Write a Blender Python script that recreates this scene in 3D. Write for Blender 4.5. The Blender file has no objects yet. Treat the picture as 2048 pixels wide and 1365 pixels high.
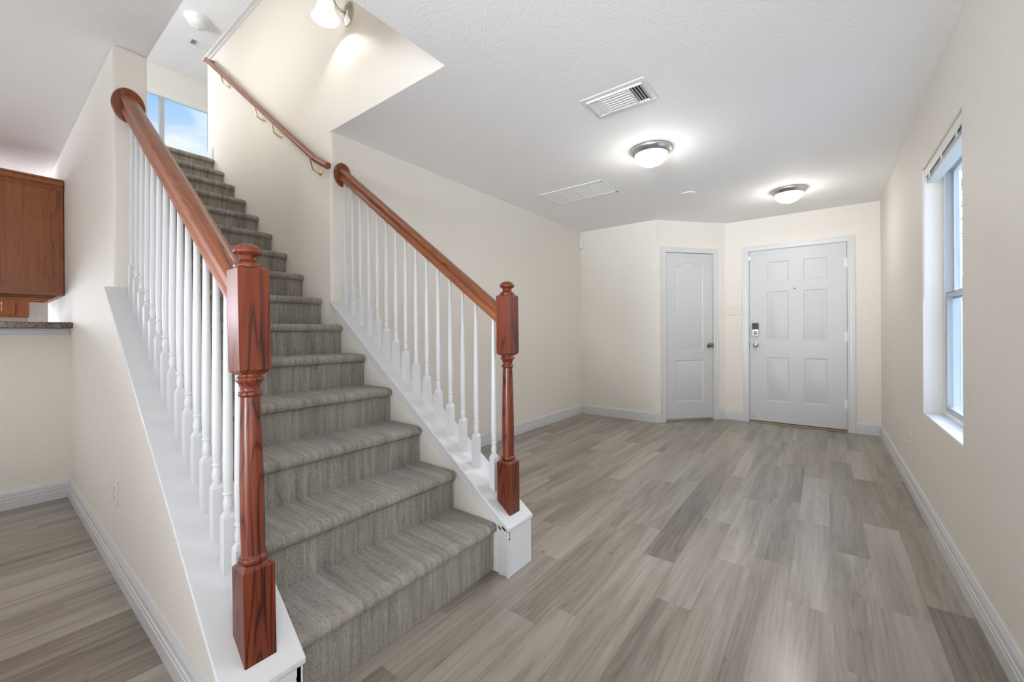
import bpy, bmesh, math, random
from mathutils import Vector, Matrix, noise as mnoise

# ------------------------------------------------------------------ scene, camera, sky, lights
SC = bpy.context.scene
COL = SC.collection
SC.view_settings.view_transform = 'Standard'
SC.view_settings.look = 'None'
SC.view_settings.gamma = 1.0
SC.view_settings.use_curve_mapping = False
SC.view_settings.exposure = 0.07
SC.cycles.max_bounces = 10
SC.cycles.diffuse_bounces = 6
SC.cycles.glossy_bounces = 4
SC.cycles.transparent_max_bounces = 16
SC.cycles.use_denoising = True
SC.cycles.sample_clamp_indirect = 6.0
SC.cycles.caustics_reflective = False
SC.cycles.caustics_refractive = False

CAM_F, CAM_YAW, CAM_ROLL, CAM_CY, CAM_H = 819.17, 0.6507, -0.0047, 665.05, 1.0931
cd = bpy.data.cameras.new('camera')
cam = bpy.data.objects.new('camera', cd); COL.objects.link(cam)
cd.sensor_fit = 'HORIZONTAL'; cd.sensor_width = 36.0
cd.lens = 36.0*CAM_F/2048.0
cd.shift_y = -(682.5-CAM_CY)/2048.0
cd.clip_start = 0.02; cd.clip_end = 200
Fw = Vector((-math.sin(CAM_YAW), math.cos(CAM_YAW), 0)); R0 = Vector((math.cos(CAM_YAW), math.sin(CAM_YAW), 0))
Rt = R0*math.cos(CAM_ROLL)+Vector((0, 0, 1))*math.sin(CAM_ROLL); Up = Rt.cross(Fw)
cam.matrix_world = Matrix(((Rt.x, Up.x, -Fw.x, 0), (Rt.y, Up.y, -Fw.y, 0), (Rt.z, Up.z, -Fw.z, CAM_H), (0, 0, 0, 1)))
SC.camera = cam

# measured plan (metres; x = down the stairs, y = towards the front door)
XW, YB, YD, XR, H = -2.613, 4.967, 5.688, 0.4706, 2.44
D1, D2 = Vector((-1.6105, 4.967)), Vector((-0.9824, 5.688))
YS, YO, YI = 1.4434, 0.3925, 0.5142
XOP, XK, Z2, HC = -1.512, -4.064, 2.818, 5.25
SL = 0.7275
def cap_z(x): return 0.2225+SL*(-1.113-x)

def world_sky():
    w = bpy.data.worlds.new('sky'); SC.world = w; w.use_nodes = True
    nt = w.node_tree; N = nt.nodes; L = nt.links; N.clear()
    out = N.new('ShaderNodeOutputWorld'); bg = N.new('ShaderNodeBackground')
    tc = N.new('ShaderNodeTexCoord'); sp = N.new('ShaderNodeSeparateXYZ'); L.new(tc.outputs['Generated'], sp.inputs[0])
    cr = N.new('ShaderNodeValToRGB'); L.new(sp.outputs['Z'], cr.inputs[0])
    e = cr.color_ramp.elements
    e[0].position = 0.0; e[0].color = (.90, .92, .94, 1); e[1].position = .75; e[1].color = (.12, .30, .72, 1)
    a = e.new(.33); a.color = (.60, .77, .95, 1); a = e.new(.42); a.color = (.26, .50, .90, 1)
    mp = N.new('ShaderNodeMapping'); mp.inputs['Scale'].default_value = (5, 5, 13); L.new(tc.outputs['Generated'], mp.inputs[0])
    nz = N.new('ShaderNodeTexNoise'); nz.inputs['Scale'].default_value = 1.3; nz.inputs['Detail'].default_value = 6; L.new(mp.outputs[0], nz.inputs['Vector'])
    c2 = N.new('ShaderNodeValToRGB'); L.new(nz.outputs['Fac'], c2.inputs[0])
    c2.color_ramp.elements[0].position = .47; c2.color_ramp.elements[1].position = .68
    mx = N.new('ShaderNodeMix'); mx.data_type = 'RGBA'; L.new(c2.outputs[0], mx.inputs[0]); L.new(cr.outputs[0], mx.inputs[6]); mx.inputs[7].default_value = (.93, .95, .98, 1)
    # haze around the sun, which stands beyond the front of the house
    vm = N.new('ShaderNodeVectorMath'); vm.operation = 'DOT_PRODUCT'; L.new(tc.outputs['Generated'], vm.inputs[0])
    s = Vector((.30, .35, .89)).normalized(); vm.inputs[1].default_value = s
    m1 = N.new('ShaderNodeMath'); m1.operation = 'MAXIMUM'; L.new(vm.outputs['Value'], m1.inputs[0]); m1.inputs[1].default_value = 0
    m2 = N.new('ShaderNodeMath'); m2.operation = 'POWER'; L.new(m1.outputs[0], m2.inputs[0]); m2.inputs[1].default_value = 2
    m3 = N.new('ShaderNodeMath'); m3.operation = 'MULTIPLY_ADD'; L.new(m2.outputs[0], m3.inputs[0]); m3.inputs[1].default_value = 8.0; m3.inputs[2].default_value = 1.0
    L.new(mx.outputs[2], bg.inputs['Color']); L.new(m3.outputs[0], bg.inputs['Strength']); L.new(bg.outputs[0], out.inputs[0])
world_sky()

def area(name, loc, tgt, sx, sy, power, col, spread=180):
    l = bpy.data.lights.new(name, 'AREA'); l.shape = 'RECTANGLE'; l.size = sx; l.size_y = sy; l.energy = power; l.color = col; l.spread = math.radians(spread)
    o = bpy.data.objects.new(name, l); COL.objects.link(o); o.location = loc
    o.rotation_euler = (Vector(tgt)-Vector(loc)).to_track_quat('-Z', 'Z').to_euler()
    return o
# added fill lamps out of view, standing in for daylight; no windows are built there
area('fill_dining_side', (-7.0, -2.8, 1.6), (-2.5, .4, 2.6), 1.6, 1.5, 135, (.90, .98, 1.10), 120)  # added lamp from the left, in place of unseen dining windows
area('fill_back_room', (-3.6, -4.2, 1.5), (-3.4, 0, 2.6), 2.0, 1.7, 9, (.94, .98, 1.06), 150)  # added weak fill from behind the camera, no window modelled there
area('fill_dining_up', (-3.2, -1.6, .04), (-3.2, -1.6, 3), 2.2, 1.6, 20, (.97, 1, 1.05))  # added uplight just above the floor, lifts the left ceiling and cabinets
area('fill_near_right', (.45, .12, 1.35), (-3, 1.2, 2.2), 1.1, 1.5, 19, (.97, .99, 1.03), 160)  # added side fill out of frame, no window cut in this wall part
area('fill_entry_beam', (-.15, -4.15, .9), (-.9, 4, 2.75), 1.0, 1.7, 27, (.94, 1, 1.08), 45)  # added narrow beam for the far ceiling and entry, no patio door built
area('fill_stairwell', (-3.6, YI+.05, 3.25), (-3.6, 1.5, 3.35), 2.4, .6, 12, (.98, .99, .98))  # added fill for the stair wall, hidden above the ceiling opening
area('fill_upstairs', (-5.6, -1.0, 4.0), (-5.8, 2, 5.1), 1.6, 1.2, 88, (.98, 1, 1.03))  # added unseen lamp that brightens the upstairs ceiling and wall
sun = bpy.data.lights.new('sun', 'SUN'); sun.energy = 6.5; sun.angle = math.radians(38); sun.color = (.93, .97, 1.0)
so = bpy.data.objects.new('sun', sun); COL.objects.link(so)
so.rotation_euler = Vector((-.62, -.66, -.52)).to_track_quat('-Z', 'Y').to_euler()

# ------------------------------------------------------------------ materials
def mat(name, col=(.8, .8, .8), rough=.5, metal=0.0, coat=0.0, emit=None, es=0.0):
    m = bpy.data.materials.new(name); m.use_nodes = True
    b = m.node_tree.nodes['Principled BSDF']
    b.inputs['Base Color'].default_value = (*col, 1); b.inputs['Roughness'].default_value = rough
    b.inputs['Metallic'].default_value = metal; b.inputs['Coat Weight'].default_value = coat; b.inputs['Coat Roughness'].default_value = .12
    if emit: b.inputs['Emission Color'].default_value = (*emit, 1); b.inputs['Emission Strength'].default_value = es
    return m
class NG:
    """short-hand for node graphs on one material"""
    def __init__(s, m): s.m = m; s.t = m.node_tree; s.N = s.t.nodes; s.b = s.N['Principled BSDF']; s.pos = s.N.new('ShaderNodeTexCoord').outputs['Object']
    def lk(s, a, b): s.t.links.new(a, b)
    def put(s, sock, v):
        if hasattr(v, 'is_output'): s.lk(v, sock)
        else: sock.default_value = v
    def math(s, op, a, b=None, c=None):
        n = s.N.new('ShaderNodeMath'); n.operation = op; s.put(n.inputs[0], a)
        if b is not None: s.put(n.inputs[1], b)
        if c is not None: s.put(n.inputs[2], c)
        return n.outputs[0]
    def sep(s, v): n = s.N.new('ShaderNodeSeparateXYZ'); s.lk(v, n.inputs[0]); return n.outputs
    def comb(s, x, y, z):
        n = s.N.new('ShaderNodeCombineXYZ')
        for i, v in enumerate((x, y, z)): s.put(n.inputs[i], v)
        return n.outputs[0]
    def scale(s, v, sc, loc=(0, 0, 0)):
        n = s.N.new('ShaderNodeMapping'); s.lk(v, n.inputs[0]); n.inputs['Scale'].default_value = sc; n.inputs['Location'].default_value = loc; return n.outputs[0]
    def noise(s, v, sc=1.0, det=3.0, dist=0.0, rough=.5):
        n = s.N.new('ShaderNodeTexNoise'); s.lk(v, n.inputs['Vector']); n.inputs['Scale'].default_value = sc
        n.inputs['Detail'].default_value = det; n.inputs['Distortion'].default_value = dist; n.inputs['Roughness'].default_value = rough; return n.outputs['Fac']
    def white(s, v): n = s.N.new('ShaderNodeTexWhiteNoise'); n.noise_dimensions = '3D'; s.lk(v, n.inputs['Vector']); return n.outputs['Value']
    def ramp(s, f, stops):
        n = s.N.new('ShaderNodeValToRGB'); s.lk(f, n.inputs[0]); e = n.color_ramp.elements
        while len(e) < len(stops): e.new(.5)
        for i, (p, c) in enumerate(stops):
            e[i].position = p; e[i].color = (c, c, c, 1) if isinstance(c, (int, float)) else (*c, 1)
        return n.outputs[0]
    def mix(s, f, a, b, mode='MIX'):
        n = s.N.new('ShaderNodeMix'); n.data_type = 'RGBA'; n.blend_type = mode; s.put(n.inputs[0], f)
        for i, v in ((6, a), (7, b)): s.put(n.inputs[i], v if hasattr(v, 'is_output') else (*v, 1))
        return n.outputs[2]
    def bump(s, h, st, d):
        n = s.N.new('ShaderNodeBump'); s.lk(h, n.inputs['Height']); n.inputs['Strength'].default_value = st; n.inputs['Distance'].default_value = d
        s.lk(n.outputs[0], s.b.inputs['Normal'])
    def color(s, c): s.lk(c, s.b.inputs['Base Color'])
    def rough(s, r): s.put(s.b.inputs['Roughness'], r)

def plaster(name, col, rough, st, d, sc=75):
    m = mat(name, col, rough); g = NG(m)
    a = g.noise(g.pos, sc, 3); b = g.noise(g.pos, sc*.35, 2)
    g.bump(g.math('ADD', a, g.math('MULTIPLY', b, .8)), st, d)
    return m
M = {}
M['wall'] = plaster('cream_wall_paint', (.83, .79, .725), .6, .42, .006)
M['ceiling'] = plaster('ceiling_paint', (.93, .93, .93), .75, .30, .005, 95)
M['trim'] = mat('white_trim_paint', (.69, .698, .71), .32)
M['door'] = mat('white_door_paint', (.63, .637, .648), .38)
M['plastic'] = mat('white_plastic', (.82, .82, .80), .35)
M['ivory'] = mat('ivory_plastic', (.78, .74, .64), .35)
M['slot'] = mat('dark_slot', (.05, .05, .05), .6)
M['register'] = mat('register_enamel', (.86, .86, .85), .4)
M['duct'] = mat('duct_dark', (.10, .10, .10), .7)
M['screen'] = mat('register_mesh', (.76, .76, .75), .6)
M['nickel'] = mat('satin_nickel', (.60, .60, .60), .28, 1.0)
M['chrome'] = mat('polished_nickel', (.75, .74, .72), .12, 1.0)
M['darknickel'] = mat('dark_nickel', (.30, .28, .25), .2, 1.0)
M['brass'] = mat('brass', (.72, .55, .25), .28, 1.0)
M['black'] = mat('black_plastic', (.012, .012, .013), .22)
M['alu'] = mat('window_vinyl_grey', (.55, .57, .58), .35, .3)
M['vinyl'] = mat('window_vinyl_white', (.84, .86, .87), .35)
M['blind'] = mat('white_blind', (.84, .84, .82), .45)
M['tan'] = mat('tan_threshold', (.34, .25, .17), .6)
M['dirt'] = mat('cream_caulk', (.70, .66, .58), .6)
M['bulbglass'] = mat('lit_frosted_glass', (.85, .85, .83), .3, emit=(1.0, .98, .95), es=.70)
M['offglass'] = mat('white_frosted_glass', (.84, .84, .83), .25)
M['bellglass'] = mat('lit_bell_glass', (.88, .86, .82), .3, emit=(1.0, .95, .87), es=.75)
M['leaf'] = mat('tree_leaf', (.10, .17, .06), .6)
M['bark'] = mat('tree_bark', (.16, .12, .09), .85)
M['siding'] = mat('white_siding', (.86, .88, .88), .55)
M['ground'] = plaster('pale_gravel', (.60, .60, .57), .9, .5, .02, 30)
M['fardoor'] = mat('far_white_paint', (.86, .86, .86), .4)

def glass():
    m = bpy.data.materials.new('window_glass'); m.use_nodes = True; t = m.node_tree; N = t.nodes; N.clear()
    o = N.new('ShaderNodeOutputMaterial'); mx = N.new('ShaderNodeMixShader'); tr = N.new('ShaderNodeBsdfTransparent'); gl = N.new('ShaderNodeBsdfGlossy')
    gl.inputs['Roughness'].default_value = .02; tr.inputs['Color'].default_value = (.95, .97, .97, 1); mx.inputs[0].default_value = .06
    t.links.new(tr.outputs[0], mx.inputs[1]); t.links.new(gl.outputs[0], mx.inputs[2]); t.links.new(mx.outputs[0], o.inputs[0])
    return m
M['glass'] = glass()

def wood(name, axis, dark, mid, light, rough=.36, coat=.08, ring=60, seed=0.0, cath=.30):
    """oiled oak: straight pores along the axis, drifting growth lines, a few cathedrals"""
    m = mat(name, mid, rough, coat=coat); g = NG(m)
    def st(across, along): q = [across]*3; q[axis] = along; return tuple(q)
    big = g.noise(g.scale(g.pos, st(10.5, .75), (seed, seed*1.7, seed*.6)), 1.0, 1.5, .25)
    line = g.math('POWER', g.math('SUBTRACT', 1.0, g.math('ABSOLUTE', g.math('SINE', g.math('MULTIPLY', big, ring)))), 2.2)
    pores = g.noise(g.scale(g.pos, st(520, 9)), 1.0, 2)
    med = g.noise(g.scale(g.pos, st(120, 1.6), (seed, 0, 0)), 1.0, 3)
    wide = g.noise(g.scale(g.pos, st(22, .9), (0, seed, 0)), 1.0, 2)
    v = g.math('ADD', g.math('MULTIPLY', wide, .34), g.math('ADD', g.math('MULTIPLY', med, .40), g.math('MULTIPLY', pores, .34)))
    v = g.math('SUBTRACT', v, g.math('MULTIPLY', line, cath*.55))
    g.color(g.ramp(v, [(.28, dark), (.47, mid), (.70, light)]))
    g.bump(g.math('SUBTRACT', pores, g.math('MULTIPLY', line, .5)), .10, .001)
    return m
M['rail'] = wood('cherry_oak_rail', 0, (.075, .018, .006), (.235, .068, .024), (.34, .12, .048))
M['newel'] = wood('cherry_oak_newel', 2, (.022, .004, .002), (.155, .026, .008), (.24, .055, .018), seed=3.1, cath=.42)
M['rosette'] = wood('cherry_oak_rosette', 2, (.06, .013, .005), (.19, .045, .016), (.28, .085, .032), seed=1.3)
M['oak'] = wood('golden_oak_cabinet', 2, (.13, .032, .008), (.27, .078, .020), (.35, .115, .032), .40, .08, ring=70, seed=5.3, cath=.22)
M['oakx'] = wood('golden_oak_rail', 1, (.14, .038, .009), (.28, .085, .022), (.37, .125, .036), .40, .08, seed=2.2, cath=.15)

def granite():
    m = mat('brown_granite', (.1, .07, .05), .18); g = NG(m)
    a = g.noise(g.pos, 90, 4); b = g.noise(g.pos, 320, 2)
    g.color(g.ramp(g.math('ADD', g.math('MULTIPLY', a, .6), g.math('MULTIPLY', b, .4)), [(.36, (.012, .009, .008)), (.50, (.085, .055, .038)), (.62, (.26, .19, .14))]))
    return m
M['granite'] = granite()

PW, PL, PX0 = .148, .889, .025
def floor_tile():
    m = mat('wood_look_plank_tile', (.3, .26, .22), .36); g = NG(m)
    x, y, z = g.sep(g.pos)
    u = g.math('DIVIDE', g.math('SUBTRACT', x, PX0), PW); k = g.math('FLOOR', u); fu = g.math('SUBTRACT', u, k)
    q = g.math('FLOORED_MODULO', k, 4.0)
    # end joints follow the four-row stagger of the real floor
    o = 1.697
    off = g.math('ADD', g.math('MULTIPLY', g.math('COMPARE', q, 1.0, .1), 2.160-o), g.math('ADD', g.math('MULTIPLY', g.math('COMPARE', q, 2.0, .1), 2.286-o), g.math('MULTIPLY', g.math('COMPARE', q, 3.0, .1), 1.995-o)))
    v = g.math('DIVIDE', g.math('SUBTRACT', y, g.math('ADD', off, o)), PL); r = g.math('FLOOR', v); fv = g.math('SUBTRACT', v, r)
    rnd = g.white(g.comb(k, r, 1.0)); rnd2 = g.white(g.comb(k, r, 7.0))
    sh = g.comb(g.math('MULTIPLY', rnd, 37.0), g.math('MULTIPLY', rnd2, 53.0), g.math('MULTIPLY', rnd, 11.0))
    av = g.N.new('ShaderNodeVectorMath'); av.operation = 'ADD'; g.lk(g.pos, av.inputs[0]); g.lk(sh, av.inputs[1]); p = av.outputs[0]
    big = g.noise(g.scale(p, (7.5, .42, 1)), 1.0, 1.5, .5)
    rings = g.math('POWER', g.math('SUBTRACT', 1.0, g.math('ABSOLUTE', g.math('SINE', g.math('MULTIPLY', big, 60.0)))), 2.0)
    band = g.noise(g.scale(p, (11.0, .7, 1)), 1.0, 3.0, .5)
    med = g.noise(g.scale(p, (75, 3.0, 1)), 1.0, 4.0)
    fine = g.noise(g.scale(p, (430, 16, 1)), 1.0, 2.0)
    tone = g.math('ADD', g.math('MULTIPLY', band, .62), g.math('ADD', g.math('MULTIPLY', rings, -.07), g.math('ADD', g.math('MULTIPLY', med, .26), g.math('MULTIPLY', fine, .14))))
    tone = g.math('ADD', tone, g.math('MULTIPLY', g.math('SUBTRACT', rnd, .5), .17))
    c = g.ramp(tone, [(.26, (.085, .064, .047)), (.42, (.205, .168, .134)), (.58, (.33, .285, .242)), (.78, (.455, .405, .355))])
    warm = g.mix(g.math('MULTIPLY', rnd2, .5), c, (.29, .24, .20), 'MIX')
    c = g.mix(.35, c, warm)
    # knots: sparse dark flecks
    kn = g.noise(g.scale(p, (10, 3.2, 1)), 1.0, 1.0, 1.5)
    c = g.mix(g.math('MULTIPLY', g.ramp(kn, [(.74, 0.0), (.80, 1.0)]), .55), c, (.10, .08, .06))
    ex = g.math('MULTIPLY', g.math('MINIMUM', fu, g.math('SUBTRACT', 1.0, fu)), PW); ey = g.math('MULTIPLY', g.math('MINIMUM', fv, g.math('SUBTRACT', 1.0, fv)), PL)
    e = g.math('LESS_THAN', g.math('MINIMUM', ex, ey), .0009)
    gc = g.mix(g.white(g.comb(r, k, 3.0)), (.10, .08, .065), (.30, .25, .19))
    g.color(g.mix(g.math('MULTIPLY', e, .8), c, gc))
    g.b.inputs['Coat Weight'].default_value = .55; g.b.inputs['Coat Roughness'].default_value = .22
    g.rough(g.math('MULTIPLY_ADD', med, .16, .24))
    g.bump(g.math('SUBTRACT', g.math('MULTIPLY', fine, .25), g.math('MULTIPLY', e, 1.0)), .25, .0012)
    return m
M['floor'] = floor_tile()

def carpet():
    m = mat('heathered_grey_carpet', (.3, .27, .24), .95); g = NG(m)
    streak = g.noise(g.scale(g.pos, (3.2, 58, 3.2)), 1.0, 3.0, .35)
    wide = g.noise(g.scale(g.pos, (1.2, 13, 1.2)), 1.0, 2.0)
    loop = g.noise(g.scale(g.pos, (150, 210, 150)), 1.0, 2.0, .6, .6)
    clump = g.noise(g.scale(g.pos, (30, 55, 30)), 1.0, 3.0, .8)
    y = g.sep(g.pos)[1]
    row = g.math('SINE', g.math('MULTIPLY_ADD', y, 2*math.pi/.0062, g.math('MULTIPLY', clump, 6.0)))
    t = g.math('ADD', g.math('MULTIPLY', streak, .46), g.math('ADD', g.math('MULTIPLY', wide, .22), g.math('ADD', g.math('MULTIPLY', loop, .42), g.math('ADD', g.math('MULTIPLY', clump, .12), g.math('MULTIPLY', row, .014)))))
    g.color(g.ramp(t, [(.40, (.13, .108, .090)), (.56, (.29, .255, .222)), (.70, (.43, .39, .348)), (.84, (.60, .56, .51))]))
    g.b.inputs['Sheen Weight'].default_value = .25; g.b.inputs['Sheen Roughness'].default_value = .6
    tuft = g.ramp(streak, [(.54, 0.0), (.64, 1.0)])
    g.bump(g.math('ADD', g.math('MULTIPLY', loop, 1.0), g.math('ADD', g.math('MULTIPLY', row, .10), g.math('MULTIPLY', tuft, .35))), 1.0, .008)
    return m
M['carpet'] = carpet()

# ------------------------------------------------------------------ mesh helpers
class MB:
    def __init__(s): s.v = []; s.f = []; s.mi = []; s.cur = 0
    def add(s, vs, fs, T=None):
        b = len(s.v)
        for p in vs:
            p = Vector(p); s.v.append(tuple(T @ p) if T else tuple(p))
        for f in fs: s.f.append([b+i for i in f]); s.mi.append(s.cur)
        return s
    def box(s, a, b, T=None):
        x0, y0, z0 = [min(p, q) for p, q in zip(a, b)]; x1, y1, z1 = [max(p, q) for p, q in zip(a, b)]
        return s.add([(x0, y0, z0), (x1, y0, z0), (x1, y1, z0), (x0, y1, z0), (x0, y0, z1), (x1, y0, z1), (x1, y1, z1), (x0, y1, z1)],
                     [(0, 3, 2, 1), (4, 5, 6, 7), (0, 1, 5, 4), (1, 2, 6, 5), (2, 3, 7, 6), (3, 0, 4, 7)], T)
    def prism(s, poly, a, b, ax=2, T=None):
        """poly in the plane across ax, extruded from a to b along ax"""
        n = len(poly)
        def P(p, h): q = list(p); q.insert(ax, h); return q
        vs = [P(p, a) for p in poly]+[P(p, b) for p in poly]
        fs = [list(range(n))[::-1], list(range(n, 2*n))]+[(i, (i+1) % n, n+(i+1) % n, n+i) for i in range(n)]
        return s.add(vs, fs, T)
    def lathe(s, prof, n=28, T=None, sx=1.0, sy=1.0):
        vs = []; fs = []; m = len(prof)
        for r, z in prof:
            for i in range(n):
                a = 2*math.pi*i/n; vs.append((r*math.cos(a)*sx, r*math.sin(a)*sy, z))
        for j in range(m-1):
            for i in range(n): fs.append((j*n+i, j*n+(i+1) % n, (j+1)*n+(i+1) % n, (j+1)*n+i))
        if prof[0][0] > 1e-6: fs.append(tuple(range(n))[::-1])
        if prof[-1][0] > 1e-6: fs.append(tuple(range((m-1)*n, m*n)))
        return s.add(vs, fs, T)
    def tube(s, pts, r, n=10, T=None, flat=1.0):
        pts = [Vector(p) for p in pts]; vs = []; fs = []; m = len(pts)
        rr = r if isinstance(r, (list, tuple)) else [r]*m
        t0 = (pts[1]-pts[0]).normalized(); ref = Vector((0, 0, 1)) if abs(t0.z) < .9 else Vector((1, 0, 0))
        for j in range(m):
            t = (pts[min(j+1, m-1)]-pts[max(j-1, 0)]).normalized()
            a = t.cross(ref).normalized(); b = a.cross(t).normalized()
            for i in range(n):
                w = 2*math.pi*i/n; vs.append(pts[j]+a*(rr[j]*math.cos(w))+b*(rr[j]*math.sin(w)*flat))
        for j in range(m-1):
            for i in range(n): fs.append((j*n+i, j*n+(i+1) % n, (j+1)*n+(i+1) % n, (j+1)*n+i))
        fs.append(tuple(range(n))[::-1]); fs.append(tuple(range((m-1)*n, m*n)))
        return s.add(vs, fs, T)
    def build(s, name, ms, parent=None, bevel=0.0, smooth=30, seg=2):
        me = bpy.data.meshes.new(name); me.from_pydata(s.v, [], s.f)
        ms = ms if isinstance(ms, (list, tuple)) else [ms]
        for m in ms: me.materials.append(M[m] if isinstance(m, str) else m)
        for p, i in zip(me.polygons, s.mi): p.material_index = i
        bm = bmesh.new(); bm.from_mesh(me)
        bmesh.ops.remove_doubles(bm, verts=bm.verts, dist=1e-6)
        bmesh.ops.recalc_face_normals(bm, faces=bm.faces); bm.to_mesh(me); bm.free()
        if smooth:
            me.shade_smooth(); me.set_sharp_from_angle(angle=math.radians(smooth))
        o = bpy.data.objects.new(name, me); COL.objects.link(o)
        if parent: o.parent = parent
        if bevel:
            b = o.modifiers.new('bevel', 'BEVEL'); b.width = bevel; b.segments = seg; b.limit_method = 'ANGLE'; b.angle_limit = math.radians(35); b.harden_normals = False
        return o
def tag(o, label=None, cat=None, group=None, kind=None):
    for k, v in (('label', label), ('category', cat), ('group', group), ('kind', kind)):
        if v: o[k] = v
    return o
def struct(o): o['kind'] = 'structure'; return o
def empty(name, loc, label, cat, group=None, rot=(0, 0, 0)):
    o = bpy.data.objects.new(name, None); COL.objects.link(o); o.location = loc; o.rotation_euler = rot; o.empty_display_size = .1
    return tag(o, label, cat, group)
def TR(loc, rz=0.0, ry=0.0, rx=0.0):
    return Matrix.Translation(Vector(loc)) @ Matrix.Rotation(rz, 4, 'Z') @ Matrix.Rotation(ry, 4, 'Y') @ Matrix.Rotation(rx, 4, 'X')
def miter(pts):
    """offset directions to the right of travel"""
    out = []; n = len(pts); P = [Vector(p) for p in pts]
    nr = []
    for i in range(n-1):
        d = (P[i+1]-P[i]).normalized(); nr.append(Vector((d.y, -d.x)))
    for i in range(n):
        if i == 0: out.append(nr[0])
        elif i == n-1: out.append(nr[-1])
        else:
            m = (nr[i-1]+nr[i]); out.append(m/(1+nr[i-1].dot(nr[i])))
    return out
def sweep(mb, pts, prof, f, i0=None, i1=None):
    """profile (offset, height) along 2-D pts; f(u, v, h) -> 3-D"""
    ms = miter(pts); P = [Vector(p) for p in pts]
    i0 = 0 if i0 is None else i0; i1 = len(pts)-1 if i1 is None else i1
    n = len(prof); vs = []; fs = []
    for i in range(i0, i1+1):
        for o, h in prof:
            q = P[i]+ms[i]*o; vs.append(f(q.x, q.y, h))
    m = i1-i0+1
    for j in range(m-1):
        for k in range(n): fs.append((j*n+k, j*n+(k+1) % n, (j+1)*n+(k+1) % n, (j+1)*n+k))
    fs.append(tuple(range(n))[::-1]); fs.append(tuple(range((m-1)*n, m*n)))
    mb.add(vs, fs)

# ------------------------------------------------------------------ structure: floor, ceilings
fl = MB().box((-8.1, -4.5, -.08), (.64, 5.9, 0)).build('floor', 'floor', smooth=0); struct(fl)
c = MB()
XL = -4.96
XH = -5.16
c.box((-8.1, -4.5, H), (.64, YI, Z2-.02)); c.box((-8.1, YS, H), (.64, 5.9, Z2-.02))
c.box((XOP, YI, H), (.64, YS, Z2-.02)); c.box((-8.1, YI, H), (XH, YS, Z2-.02))
struct(c.build('ceiling', 'ceiling', smooth=0))
u = MB(); u.box((-8.4, -1.2, HC), (XOP+.2, 3.4, HC+.1)); struct(u.build('ceiling_upstairs', 'ceiling', smooth=0))
u = MB(); u.box((-8.4, -1.2, Z2-.02), (XH+.03, 3.4, Z2)); struct(u.build('floor_upstairs', 'carpet', smooth=0))

# walls
def arc(cx, cy, r, a0, a1, n=6): return [(cx+r*math.cos(math.radians(a0+(a1-a0)*i/n)), cy+r*math.sin(math.radians(a0+(a1-a0)*i/n))) for i in range(n+1)]
rb = .02
w = MB()
w.prism([(XW, YB+.12), (XW, YS+rb)]+arc(XW-rb, YS+rb, rb, 0, -90)[1:]+[(XL, YS), (XL, YS+.12), (XW-.12, YS+.12), (XW-.12, YB+.12)], 0, H)
struct(w.build('wall_left', 'wall'))
w = MB().box((XL, YS-.001, H+.002), (XOP+.12, YS+.12, 3.84)); struct(w.build('wall_stairwell', 'wall', smooth=0))
w = MB().box((-5.4, YO, 0), (XW, YI, H)); struct(w.build('wall_stair_side', 'wall', bevel=.01))
w = MB().box((XL, YO, H+.002), (XOP+.12, YI+.001, HC)); w.box((XOP-.001, YI, H+.002), (XOP+.12, YS, HC)); struct(w.build('wall_upper_side', 'wall', smooth=0))
w = MB().box((XW-.12, YB, 0), (D1.x, YB+.12, H)); struct(w.build('wall_back', 'wall', smooth=0))
# diagonal closet wall: local frame u along wall, v into the wall
DU = (D2-D1).normalized(); DN = Vector((-DU.y, DU.x)); DL = (D2-D1).length
TD = Matrix(((DU.x, DN.x, 0, D1.x), (DU.y, DN.y, 0, D1.y), (0, 0, 1, 0), (0, 0, 0, 1)))
cu0, cu1, ctop = .137, .783, 2.052
w = MB(); w.box((0, 0, 0), (cu0-.006, .11, H), TD); w.box((cu1+.006, 0, 0), (DL, .11, H), TD); w.box((cu0-.006, 0, ctop+.004), (cu1+.006, .11, H), TD)
w.box((cu0-.006, .06, 0), (cu1+.006, .11, ctop+.004), TD)
struct(w.build('wall_closet', 'wall', smooth=0))
fx0, fx1, ftop = -.715, .199, 2.05
w = MB(); w.box((D2.x-.1, YD, 0), (fx0-.006, YD+.12, H)); w.box((fx1+.006, YD, 0), (XR+.16, YD+.12, H)); w.box((fx0-.006, YD, ftop+.004), (fx1+.006, YD+.12, H))
w.box((fx0-.006, YD+.08, 0), (fx1+.006, YD+.12, ftop+.004))
struct(w.build('wall_entry', 'wall', smooth=0))
wy0, wy1, wz0, wz1 = 2.55, 3.427, .598, 2.045
w = MB(); w.box((XR, -4.5, 0), (XR+.16, wy0, H)); w.box((XR, wy1, 0), (XR+.16, 5.81, H)); w.box((XR, wy0, 0), (XR+.16, wy1, wz0)); w.box((XR, wy0, wz1), (XR+.16, wy1, H))
struct(w.build('wall_right', 'wall', smooth=0))
w = MB().box((-8.1, -4.42, 0), (.6, -4.3, H)); struct(w.build('wall_behind', 'wall', smooth=0))
w = MB().box((-7.92, -4.4, 0), (-7.8, 1.6, H)); struct(w.build('wall_kitchen_far', 'wall', smooth=0))
w = MB().box((-7.9, .95, 0), (-5.3, 1.07, H)); struct(w.build('wall_kitchen_side', 'wall', smooth=0))
w = MB().box((XK-.116, -1.6, 0), (XK, YO, 1.133)); struct(w.build('wall_peninsula', 'wall', smooth=0))
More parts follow.
